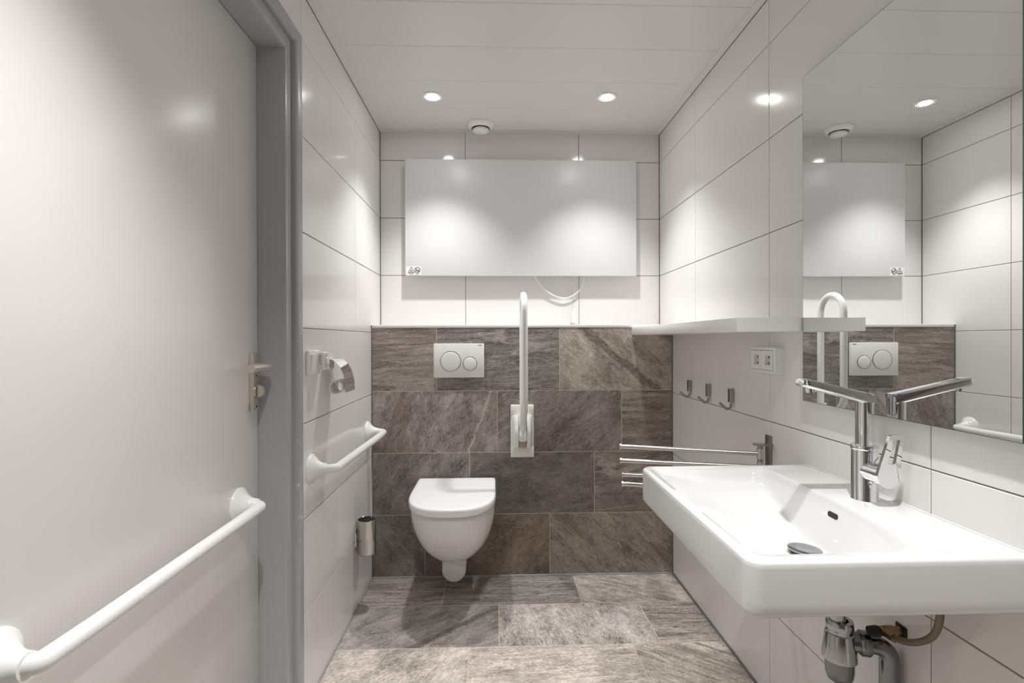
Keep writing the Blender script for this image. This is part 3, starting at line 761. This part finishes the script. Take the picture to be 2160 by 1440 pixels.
# ------------------------------------------------------------------ ceiling fittings
SPOT_A = 92; REAR = 1.6
def bulb(x, y, e, nm):
    l = bpy.data.lights.new(nm, 'SPOT'); l.energy = e; l.spot_size = radians(SPOT_A); l.spot_blend = 1.0; l.shadow_soft_size = 0.022; l.color = (1.0, 0.995, 0.985)
    o = bpy.data.objects.new(nm, l); COL.objects.link(o); o.location = (x, y, ZC-0.012); return o
dl = thing('downlight', (-0.282, 2.292, ZC), 'left round recessed downlight in the ceiling, lit', 'downlight', 'downlights in the ceiling')
cx, cy = -0.282, 2.292
mb = MB(); mb.lathe([(0.0275, -0.006), (0.0330, 0.003), (0.040, 0.0048), (0.0465, 0.004), (0.0480, 0.001), (0.0480, -0.001)], (cx, cy, ZC), (0, 0, -1), 44, cap=False); mb.build('rim', M['plastic'], dl)
mb = MB(); mb.lathe([(0, -0.002), (0.0225, -0.002), (0.0262, -0.0005), (0.0282, 0.002), (0.0300, 0.002), (0.0300, -0.006)], (cx, cy, ZC), (0, 0, -1), 44); mb.build('lamp_ring', M['plastic'], dl)
mb = MB(); mb.lathe([(0, 0.0025), (0.0228, 0.0018), (0.0236, -0.001), (0, -0.001)], (cx, cy, ZC), (0, 0, -1), 40); mb.build('lamp_lens', M['lens'], dl)
d2 = copy_tree(dl); d2.location = (0.504, 2.276, ZC); d2['label'] = 'right round recessed downlight in the ceiling, lit'
SPOT_E = 38.0
bulb(-0.282, 2.292, SPOT_E, 'lamp_light'); bulb(0.504, 2.276, SPOT_E, 'lamp_light')
d3 = copy_tree(dl); d3.location = (-0.225, 0.60, ZC); d3['label'] = 'left round downlight above the doorway end of the room'
d4 = copy_tree(dl); d4.location = (0.50, 0.59, ZC); d4['label'] = 'right round downlight above the doorway end of the room'
bulb(-0.225, 0.60, SPOT_E*REAR, 'lamp_light'); bulb(0.50, 0.59, SPOT_E*REAR, 'lamp_light')

va = thing('ventilation_valve', (-0.073, 2.582, ZC), 'round white ventilation valve in the ceiling above the heating panel', 'ventilation valve')
cx, cy = -0.073, 2.582
mb = MB(); mb.lathe([(0.0700, 0), (0.0705, 0.003), (0.068, 0.008), (0.060, 0.017), (0.053, 0.0225), (0.049, 0.024), (0.047, 0.022), (0.045, 0.012), (0.045, -0.002)], (cx, cy, ZC), (0, 0, -1), 52, cap=False); mb.build('outer_ring', M['plastic'], va, smooth=50)
mb = MB(); mb.lathe([(0, 0.001), (0.0455, 0.001), (0.0455, 0.002), (0, 0.002)], (cx, cy, ZC), (0, 0, -1), 40); mb.build('duct_opening', M['black'], va)
mb = MB(); mb.lathe([(0, 0.0), (0.006, 0.0), (0.006, 0.022), (0.036, 0.023), (0.0395, 0.026), (0.0405, 0.031), (0.038, 0.0375), (0.030, 0.0405), (0, 0.0415)], (cx, cy, ZC), (0, 0, -1), 48); mb.build('valve_disc', M['plastic'], va, smooth=50)

# ------------------------------------------------------------------ shelf, sockets, hooks
mb = MB(); mb.box(0.672, XR, 1.392, YS, 1.1805, 1.2185, 0.0012, 2)
tag(mb.build('wall_shelf', M['shelfm']), 'long white shelf board on the right wall beside the mirror', 'shelf')

so = thing('double_socket', (XR, 1.59, 1.093), 'white double power socket under the shelf on the right wall', 'power socket')
def yz(pts, x): return [Vector((x, y, z)) for y, z in pts]
cyS, czS = 1.586, 1.0923
mb = MB()
mb.loft([yz(rrect(cyS, czS, 0.076, 0.0412, 0.006), XR), yz(rrect(cyS, czS, 0.076, 0.0412, 0.006), XR-0.024), yz(rrect(cyS, czS, 0.0745, 0.0397, 0.006), XR-0.0285), yz(rrect(cyS, czS, 0.0710, 0.0362, 0.005), XR-0.030),
         yz(rrect(cyS, czS, 0.0675, 0.0315, 0.003), XR-0.030), yz(rrect(cyS, czS, 0.0670, 0.0310, 0.003), XR-0.012)], True, True)
mb.build('housing', M['plastic'], so)
for cy in (1.6195, 1.5525):
    sq = rrect(cy, czS, 0.0328, 0.0302, 0.003, 10)
    circ = lambda r: [(cy+r*cos(math.atan2(z-czS, y-cy)), czS+r*sin(math.atan2(z-czS, y-cy))) for y, z in sq]
    mb = MB()
    mb.loft([yz(sq, XR-0.013), yz(sq, XR-0.0312), yz(circ(0.0228), XR-0.0316), yz(circ(0.0213), XR-0.0310), yz(circ(0.0204), XR-0.0245)], True, True)
    ins = mb.build('socket_insert', M['plastic'], so)
    mb = MB(); mb.lathe([(0, 0), (0.0203, 0), (0.0203, 0.0006), (0, 0.0006)], (XR-0.0243, cy, czS), (-1, 0, 0), 32); mb.build('socket_well', M['well_shade'], ins)
    mb = MB()
    for dz in (-0.0095, 0.0095): mb.lathe([(0, 0), (0.0030, 0), (0.0030, 0.0012), (0, 0.0012)], (XR-0.0242, cy, 1.0925+dz), (-1, 0, 0), 12)
    mb.build('pin_holes', M['hole'], ins)
    for z0 in (1.1072, 1.0729):
        mb = MB(); mb.box(XR-0.0300, XR-0.0245, cy-0.0030, cy+0.0030, z0, z0+0.0045); mb.build('earth_clip', M['darksteel'], ins)

hk = thing('wall_hook', (XR, 2.243, 0.955), 'chrome wall hook nearest the slate wall, in the row under the shelf', 'hook', 'chrome hooks under the shelf')
hy_ = 2.243
mb = MB(); mb.box(XR-0.0165, XR, hy_-0.0095, hy_+0.0095, 0.926, 0.977, 0.001, 1); mb.build('back_plate', M['hookchrome'], hk)
mb = MB()
hp = spline([(XR-0.009, hy_, 0.930), (XR-0.009, hy_, 0.914), (XR-0.0125, hy_, 0.905), (XR-0.021, hy_, 0.9015), (XR-0.031, hy_, 0.9065), (XR-0.042, hy_, 0.9155), (XR-0.051, hy_, 0.924)], 5)
mb.tube(hp, 0.0030, 12, sx=1.7); mb.build('hook_arm', M['hookchrome'], hk, smooth=60)
h2 = copy_tree(hk); h2.location.y = 2.043; h2['label'] = 'middle chrome wall hook in the row under the shelf'
h3 = copy_tree(hk); h3.location.y = 1.843; h3['label'] = 'chrome wall hook nearest the mirror, in the row under the shelf'

# ------------------------------------------------------------------ swing-arm towel rack
tw = thing('towel_rack', (XR, 1.596, 0.74), 'steel towel rack with four swing arms between basin and slate wall', 'towel rack')
mb = MB(); mb.box(XR-0.005, XR, 1.578, 1.614, 0.625, 0.851, 0.002, 2)
mb.lathe([(0, 0), (0.003, 0), (0.003, 0.001), (0, 0.001)], (XR-0.005, 1.596, 0.838), (-1, 0, 0), 12); mb.build('wall_plate', M['darksteel'], tw)
px_, py_ = XR-0.042, 1.572
for zz in (0.8215, 0.640):
    mb = MB(); ring = rrect(px_+0.016, (py_+1.590)/2+0.004, 0.029, 0.019, 0.014, 8)
    mb.loft([[Vector((x, y, zz)) for x, y in ring], [Vector((x, y, zz+0.003)) for x, y in ring]])
    mb.build('post_bracket', M['darksteel'], tw)
mb = MB(); mb.tube([(px_, py_, 0.640), (px_, py_, 0.8225)], 0.0085, 20); mb.build('post', M['darksteel'], tw)
for (z, ex, ey) in ((0.797, 0.419, 1.700), (0.755, 0.4135, 1.676), (0.713, 0.416, 1.660), (0.670, 0.426, 1.702)):
    mb = MB()
    a = Vector((px_, py_, z)); b = Vector((ex, ey, z)); d = (b-a).normalized()
    mb.tube([a, b], 0.0072, 18); mb.tube([(px_, py_, z-0.016), (px_, py_, z+0.016)], 0.0105, 20)
    arm = mb.build('swing_arm', M['steel'], tw)
    mb = MB(); mb.tube([b-d*0.004, b, b+d*0.001], [0.0095, 0.0095, 0.0085], 20); mb.build('end_cap', M['steel'], arm)

# ------------------------------------------------------------------ mirror
XM = 0.856
mi = thing('wall_mirror', (XR, 1.091, 0.987), 'large frameless rectangular mirror above the basin', 'mirror')
mb = MB(); mb.box(XM+0.0002, XM+0.005, 0.7955, 1.3865, 0.9870, 1.8860); mb.build('glass_edge', M['mirror_edge'], mi)
mb = MB(); mb.poly([(XM, 0.7965, 0.988), (XM, 1.3855, 0.988), (XM, 1.3855, 1.885), (XM, 0.7965, 1.885)])
mb.poly([(XM+0.0001, 0.7965, 0.988), (XM+0.0001, 1.3855, 0.988), (XM+0.0001, 1.3855, 1.885), (XM+0.0001, 0.7965, 1.885)])
g = mb.build('silvered_face', M['mirror'], mi, flat=True)
mb = MB(); mb.box(XM+0.005, XR-0.0002, 0.86, 1.32, 1.05, 1.82); mb.build('mounting_frame', M['pvc'], mi)

# ------------------------------------------------------------------ wash basin
BX0, BX1, BY0, BY1, BZ = 0.405, XR-0.0005, 0.795, 1.413, 0.803
bs = thing('wash_basin', ((BX0+BX1)/2, (BY0+BY1)/2, 0.70), 'wide white rectangular wash basin under the mirror', 'wash basin')
def sm(a, b, x):
    t = min(1, max(0, (x-a)/(b-a))); return t*t*(3-2*t)
RX0, RX1, RY0, RY1 = BX0+0.0145, 0.748, BY0+0.0165, BY1-0.016
DRX, DRY = 0.668, 1.076
def depth(x, y):
    Bk = sm(0, 0.030, RX1-x)
    s = x-RX0; F = 0.30*sm(0, 0.035, s)+0.70*sm(0, 0.235, s)
    t = min(y-RY0, RY1-y); Sd = 0.30*sm(0, 0.040, t)+0.70*sm(0.0, 0.26, t)
    return 0.111*Bk*F*Sd
def outer(ins, z):
    # square against the wall, rounded at the front
    pts = []
    r = 0.030-min(ins, 0.02)*0.6; x0, x1, y0, y1 = BX0+ins, BX1, BY0+ins, BY1-ins
    n = 12
    fr_ = []
    for k in range(n+1):
        a = pi+(pi/2)*k/n; fr_.append((x0+r+r*cos(a), y0+r+r*sin(a)))
    seg1 = [(x0+r+(x1-x0-r)*k/20, y0) for k in range(1, 21)]
    seg2 = [(x1, y0+(y1-y0)*k/24) for k in range(1, 25)]
    seg3 = [(x1+(x0+r-x1)*k/20, y1) for k in range(1, 20)]
    fr2 = []
    for k in range(n+1):
        a = pi/2+(pi/2)*k/n; fr2.append((x0+r+r*cos(a), y1-r+r*sin(a)))
    seg4 = [(x0, y1-r+(y0+r-y1+r)*k/30) for k in range(1, 30)]
    return [Vector((x, y, z)) for x, y in fr_+seg1+seg2+seg3+fr2+seg4]
o_mid = outer(0.006, BZ)
cxm, cym = (RX0+RX1)/2, DRY
def proj_rim(p, hx0, hx1, hy0, hy1, r):
    """point on the rounded rim rectangle matching outer point p (same direction scheme)"""
    u = (p.x-BX0)/(BX1-BX0); v = (p.y-BY0)/(BY1-BY0)
    x = hx0+u*(hx1-hx0); y = hy0+v*(hy1-hy0)
    # pull the corners in
    ex = min(max(x, hx0+r), hx1-r); ey = min(max(y, hy0+r), hy1-r)
    d = Vector((x-ex, y-ey))
    if d.length > r and abs(x-ex) > 1e-6 and abs(y-ey) > 1e-6: d = d.normalized()*r
    return Vector((ex+d.x, ey+d.y, 0))
rings = [outer(0.17, BZ-0.130), outer(0.13, BZ-0.128), outer(0.085, BZ-0.116), outer(0.055, BZ-0.100), outer(0.045, BZ-0.0955), outer(0.030, BZ-0.095), outer(0.010, BZ-0.095), outer(0.005, BZ-0.0935), outer(0.0018, BZ-0.090), outer(0.0005, BZ-0.084), outer(0.0, BZ-0.07), outer(0.0, BZ-0.014)]
for k in range(1, 7):
    a = (pi/2)*k/6; rings.append(outer(0.009*(1-cos(a)), BZ-0.009+0.009*sin(a)))
o_mid = outer(0.009, BZ)
rim = [proj_rim(p, RX0, RX1, RY0, RY1, 0.028) for p in o_mid]
rings.append([Vector((r.x, r.y, BZ)) for r in rim])
ts = [0.006, 0.012, 0.018, 0.025, 0.04, 0.055, 0.07, 0.085, 0.10, 0.12, 0.14, 0.165, 0.19, 0.22, 0.255, 0.29, 0.33, 0.37, 0.42, 0.47, 0.52, 0.58, 0.64, 0.70, 0.76, 0.82, 0.87, 0.905]
dr = Vector((DRX, DRY, 0))
for t in ts:
    ring = []
    for r in rim:
        q = r.lerp(dr, t)
        if t > 0.75:
            f = (t-0.75)/(0.905-0.75); d = (r-dr); ang = math.atan2(d.y, d.x); c_ = dr+Vector((cos(ang), sin(ang), 0))*0.021
            q = q.lerp(c_, f)
        ring.append(Vector((q.x, q.y, BZ-depth(q.x, q.y))))
    rings.append(ring)
mb = MB(); mb.loft(rings, True, True); mb.build('basin_body', M['ceramic'], bs, smooth=70)
# overflow slot on the rear bowl wall
mb = MB()
ovx = RX1-0.0155; ovz = BZ-0.031
ring = rrect(1.086, ovz, 0.0165, 0.0058, 0.0055, 8)
def bx_of(y, z):
    lo, hi = RX1-0.06, RX1
    for _ in range(30):
        m_ = (lo+hi)/2
        if BZ-depth(m_, y) > z: hi = m_
        else: lo = m_
    return (lo+hi)/2
mb.loft([[Vector((bx_of(y, z)-0.0008, y, z)) for y, z in ring], [Vector((bx_of(y, z)+0.002, y, z)) for y, z in ring]])
mb.build('overflow_slot', M['hole'], bs)
# drain plug
dz = BZ-depth(DRX, DRY)
mb = MB(); mb.lathe([(0, -0.006), (0.033, -0.006), (0.0335, 0.001), (0.0320, 0.003), (0.0255, 0.004), (0.0245, 0.003)], (DRX, DRY, dz), (0, 0, 1), 40, cap=False)
mb.build('drain_ring', M['plugchrome'], bs)
mb = MB(); mb.lathe([(0, 0.001), (0.026, 0.001), (0.0340, 0.0100), (0.0335, 0.0125), (0.026, 0.0145), (0.016, 0.0130), (0, 0.0120)], (DRX, DRY, dz), (0.04, 0, 1), 40)
mb.build('drain_plug', M['plugchrome'], bs, smooth=50)
mb = MB(); mb.box(BX1-0.004, BX1+0.0003, BY0+0.004, BY1-0.004, BZ-0.003, BZ+0.003, 0.001); mb.build('silicone_joint', M['pvc'], bs)

# ------------------------------------------------------------------ tap
fx, fy = 0.820, 1.101
tp_ = thing('basin_tap', (fx, fy, BZ), 'chrome mixer tap with long spout and open loop lever on the basin', 'tap')
mb = MB(); mb.lathe([(0, 0), (0.0275, 0), (0.0275, 0.002), (0.0262, 0.004), (0.0258, 0.108), (0.0252, 0.110)], (fx, fy, BZ-0.0005), (0, 0, 1), 48)
mb.lathe([(0.0, 0.1105), (0.0268, 0.1105), (0.0272, 0.112), (0.0272, 0.119), (0.0262, 0.1205), (0, 0.121)], (fx, fy, BZ), (0, 0, 1), 48)
mb.build('body', M['chrome'], tp_)
# riser + spout: one swept rounded bar
def rbar(pts, half, up, rr, taper=None):
    rings = []
    for i, p in enumerate(pts):
        p = Vector(p); a = Vector(pts[max(0, i-1)]); b = Vector(pts[min(len(pts)-1, i+1)])
        t = (b-a).normalized(); s_ = Vector(up).cross(t).normalized(); u_ = t.cross(s_)
        k = taper[i] if taper else (1, 1)
        rings.append([p + s_*x + u_*y for x, y in rrect(0, 0, half[0]*k[0], half[1]*k[1], min(rr, half[1]*k[1]*0.98), 6)])
    return rings
mb = MB()
ring0 = rrect(fx, fy, 0.0165, 0.0165, 0.0130, 8)
mb.loft([[Vector((x, y, z)) for x, y in ring0] for z in (BZ+0.115, BZ+0.205, BZ+0.228)] + [[Vector((fx+(x-fx)*.97, y, BZ+0.2345+(-(x-fx))*0.16)) for x, y in ring0]])
mb.build('riser', M['chrome'], tp_, smooth=50)
mb = MB()
s0 = Vector((fx+0.012, fy, BZ+0.221)); s1 = Vector((0.672, fy-0.011, BZ+0.2600)); n_ = 14
pts = [s0.lerp(s1, k/n_) for k in range(n_+1)]
d = (s1-s0).normalized()
pts += [s1+d*0.004, s1+d*0.0065]
tap_ = [(1.0, 1-0.20*k/n_) for k in range(n_+1)]+[(0.97, 0.74), (0.88, 0.60)]
mb.loft(rbar(pts, (0.0160, 0.0120), (0, 0, 1), 0.006, tap_)); spt = mb.build('spout', M['chrome'], tp_, smooth=50)
mb = MB(); mb.lathe([(0, 0.012), (0.0115, 0.012), (0.0118, 0.0), (0.0085, -0.0), (0.008, 0.003), (0, 0.003)], (0.6905, fy-0.0100, BZ+0.2390), (-0.12, 0, 1), 28); mb.build('aerator', M['chrome'], spt)
# side cartridge + loop lever
lz = BZ+0.066
mb = MB(); mb.lathe([(0.0, 0.0), (0.0215, 0.0), (0.0215, 0.052), (0, 0.052)], (fx, fy, lz), (0, -1, 0), 40)
mb.lathe([(0, 0.053), (0.0236, 0.053), (0.0236, 0.062), (0, 0.062)], (fx, fy, lz), (0, -1, 0), 40); mb.build('cartridge_barrel', M['chrome'], tp_)
mb = MB()
ly = fy-0.062
outl, inn = [], []
nb = 26
for k in range(nb+1):
    a = pi*1.08+ (2*pi-0.16*pi)*0 + pi*(0.0) + (pi*0.84)*k/nb
    outl.append((0.0228*cos(a), 0.0228*sin(a)))
outl = [(0.0240*cos(a), 0.0240*sin(a)) for a in [pi*0.94+(pi*1.10)*k/nb for k in range(nb+1)]]
outer_l = outl + [(0.0275, 0.083), (0.0262, 0.0875), (0.022, 0.089), (0.003, 0.0892), (-0.0015, 0.088), (-0.0035, 0.084)]
inner_l = [(-0.0035, 0.0275), (0.0125, 0.0270), (0.0195, 0.0785), (0.0055, 0.0795)]
def strip(A, B, w):
    A, B = Vector((A[0], 0, A[1])), Vector((B[0], 0, B[1]))
# build the lever plate as quads between matching outer and inner loops
N_ = 64
def resample(L, n):
    L = [Vector((p[0], p[1])) for p in L]; L2 = L+[L[0]]; seg = [(b-a).length for a, b in zip(L2, L2[1:])]; tot = sum(seg); out = []
    for k in range(n):
        s_ = tot*k/n; i = 0
        while s_ > seg[i] and i < len(seg)-1: s_ -= seg[i]; i += 1
        out.append(L2[i].lerp(L2[i+1], s_/seg[i] if seg[i] else 0))
    return out
def ray_hit(L, c, a):
    d = Vector((cos(a), sin(a))); best = 0
    for p, q in zip(L, L[1:]+L[:1]):
        p, q = Vector(p)-c, Vector(q)-c; e = q-p; den = d.x*e.y-d.y*e.x
        if abs(den) < 1e-12: continue
        t = (p.x*e.y-p.y*e.x)/den; s_ = (p.x*d.y-p.y*d.x)/den
        if t > 0 and -1e-6 <= s_ <= 1+1e-6: best = max(best, t)
    return c+d*best
cI = Vector((0.0085, 0.0530))
angs = [2*pi*k/96 for k in range(96)]
oo = [ray_hit(outer_l, cI, a) for a in angs]; ii = [ray_hit(inner_l, cI, a) for a in angs]
W = lambda p, dy: Vector((fx+p.x, ly+dy-0.10*max(0, p.y-0.01)*0.9, lz+p.y))
R4 = [[W(p, 0) for p in oo], [W(p, -0.0075) for p in oo], [W(p, -0.0075) for p in ii], [W(p, 0) for p in ii], [W(p, 0) for p in oo]]
mb.loft(R4, False, False); lever = mb.build('loop_lever', M['chrome'], tp_, smooth=40)
mb = MB()
for k in range(7): mb.box(fx-0.008+k*0.0024, fx-0.0064+k*0.0024, ly-0.0079, ly-0.0072, lz-0.003, lz-0.001)
mb.build('engraving', M['greyink'], lever)

# ------------------------------------------------------------------ waste trap and supply under the basin
qx, qy = 0.762, 1.100
tr0 = thing('bottle_trap', (qx, qy, 0.40), 'grey metal bottle trap with bent waste pipe under the basin', 'waste trap')
mb = MB(); mb.tube(fillet([(DRX, DRY, 0.6725), (DRX+0.002, DRY, 0.650), (qx-0.006, qy, 0.585), (qx-0.004, qy, 0.515)], 0.03, 8), 0.0165, 24); mb.build('inlet_pipe', M['trapchrome'], tr0, smooth=60)
mb = MB(); mb.lathe([(0.017, 0.137), (0.026, 0.137), (0.0275, 0.133), (0.0275, 0.120), (0.0255, 0.117), (0.0255, 0.112), (0.0285, 0.110), (0.030, 0.100), (0.0345, 0.062), (0.0345, 0.053), (0.0300, 0.053)], (qx, qy, 0.398), (0, 0, 1), 44, cap=False); mb.build('trap_collar', M['trapchrome'], tr0, smooth=40)
mb = MB(); mb.lathe([(0, 0), (0.010, 0.0), (0.018, 0.0025), (0.0245, 0.008), (0.0275, 0.017), (0.0288, 0.030), (0.0290, 0.060), (0.0290, 0.1)], (qx, qy, 0.398), (0, 0, 1), 44); mb.build('trap_cup', M['dullchrome'], tr0, smooth=50)
od = Vector((0.843-qx, 1.073-qy, 0)).normalized()
mb = MB(); oz = 0.490
a = Vector((qx, qy, oz))
mb.tube([a+od*0.012, a+od*0.040], 0.0215, 28); mb.tube([a+od*0.036, a+od*0.040, a+od*0.054, a+od*0.057], [0.023, 0.0265, 0.0265, 0.024], 28); mb.build('union_nut', M['dullchrome'], tr0, smooth=40)
mb = MB(); mb.tube(fillet([a+od*0.04, a+od*0.094, a+od*0.094+Vector((0, 0, -0.45))], 0.036, 10)+[a+od*0.094+Vector((0, 0, -0.488))], 0.0190, 24); mb.build('waste_pipe', M['dullchrome'], tr0, smooth=60)

av = thing('angle_valve', (XR, 1.066, 0.526), 'worn brass angle valve with braided hose under the basin', 'angle valve')
mb = MB(); mb.box(XR-0.003, XR, 1.051, 1.080, 0.5115, 0.5400); mb.build('cutout_plate', M['black'], av)
mb = MB(); mb.tube([(XR-0.002, 1.067, 0.527), (XR-0.052, 1.067, 0.527)], 0.0095, 20); mb.tube([(XR-0.022, 1.067, 0.527), (XR-0.040, 1.067, 0.527)], 0.0125, 6); mb.build('valve_body', M['brass'], av)
mb = MB(); mb.tube([(XR-0.050, 1.067, 0.527), (XR-0.054, 1.067, 0.527), (XR-0.072, 1.069, 0.526)], [0.0115, 0.0125, 0.0105], 8); mb.build('turn_knob', M['black'], av)
mb = MB(); mb.tube([(XR-0.040, 1.060, 0.527), (XR-0.040, 1.036, 0.529)], 0.0098, 6); mb.build('hose_nut', M['brass'], av, smooth=20)
mb = MB(); mb.tube(spline([(XR-0.040, 1.042, 0.529), (XR-0.040, 1.010, 0.538), (0.838, 0.978, 0.556), (0.836, 0.945, 0.586), (0.833, 0.927, 0.620), (0.830, 0.920, 0.66), (0.828, 0.922, 0.6995)]), 0.0065, 14); mb.build('braided_hose', M['braid'], av, smooth=60)

# ------------------------------------------------------------------ camera
cam = bpy.data.cameras.new('camera'); co = bpy.data.objects.new('camera', cam); COL.objects.link(co)
cam.sensor_fit = 'HORIZONTAL'; cam.sensor_width = 36.0; cam.lens = 1068.5113*36.0/2160.0; cam.clip_start = 0.01; cam.clip_end = 50
rt = Vector((0.999483110734158, -0.032048366203733934, -0.002532504855300199))
up = Vector((0.002623375436035515, 0.002793689476302101, 0.9999925676457326))
fw = Vector((0.03204105582674141, 0.9994824148141783, -0.002876320344863651))
mtx = Matrix((rt, up, -fw)).transposed().to_4x4(); mtx.translation = Vector((0, 0, CAMZ))
co.matrix_world = mtx
S.camera = co

# ------------------------------------------------------------------ world, view, cycles
w = bpy.data.worlds.new('world'); S.world = w; w.use_nodes = True
w.node_tree.nodes['Background'].inputs[0].default_value = (0, 0, 0, 1)
S.view_settings.view_transform = 'Standard'; S.view_settings.look = 'None'; S.view_settings.gamma = 1.0; S.view_settings.use_curve_mapping = False
S.view_settings.exposure = 0.55
c = S.cycles
c.use_denoising = True; c.max_bounces = 14; c.diffuse_bounces = 8; c.glossy_bounces = 8
c.caustics_reflective = True; c.blur_glossy = 0.3; c.sample_clamp_indirect = 12.0
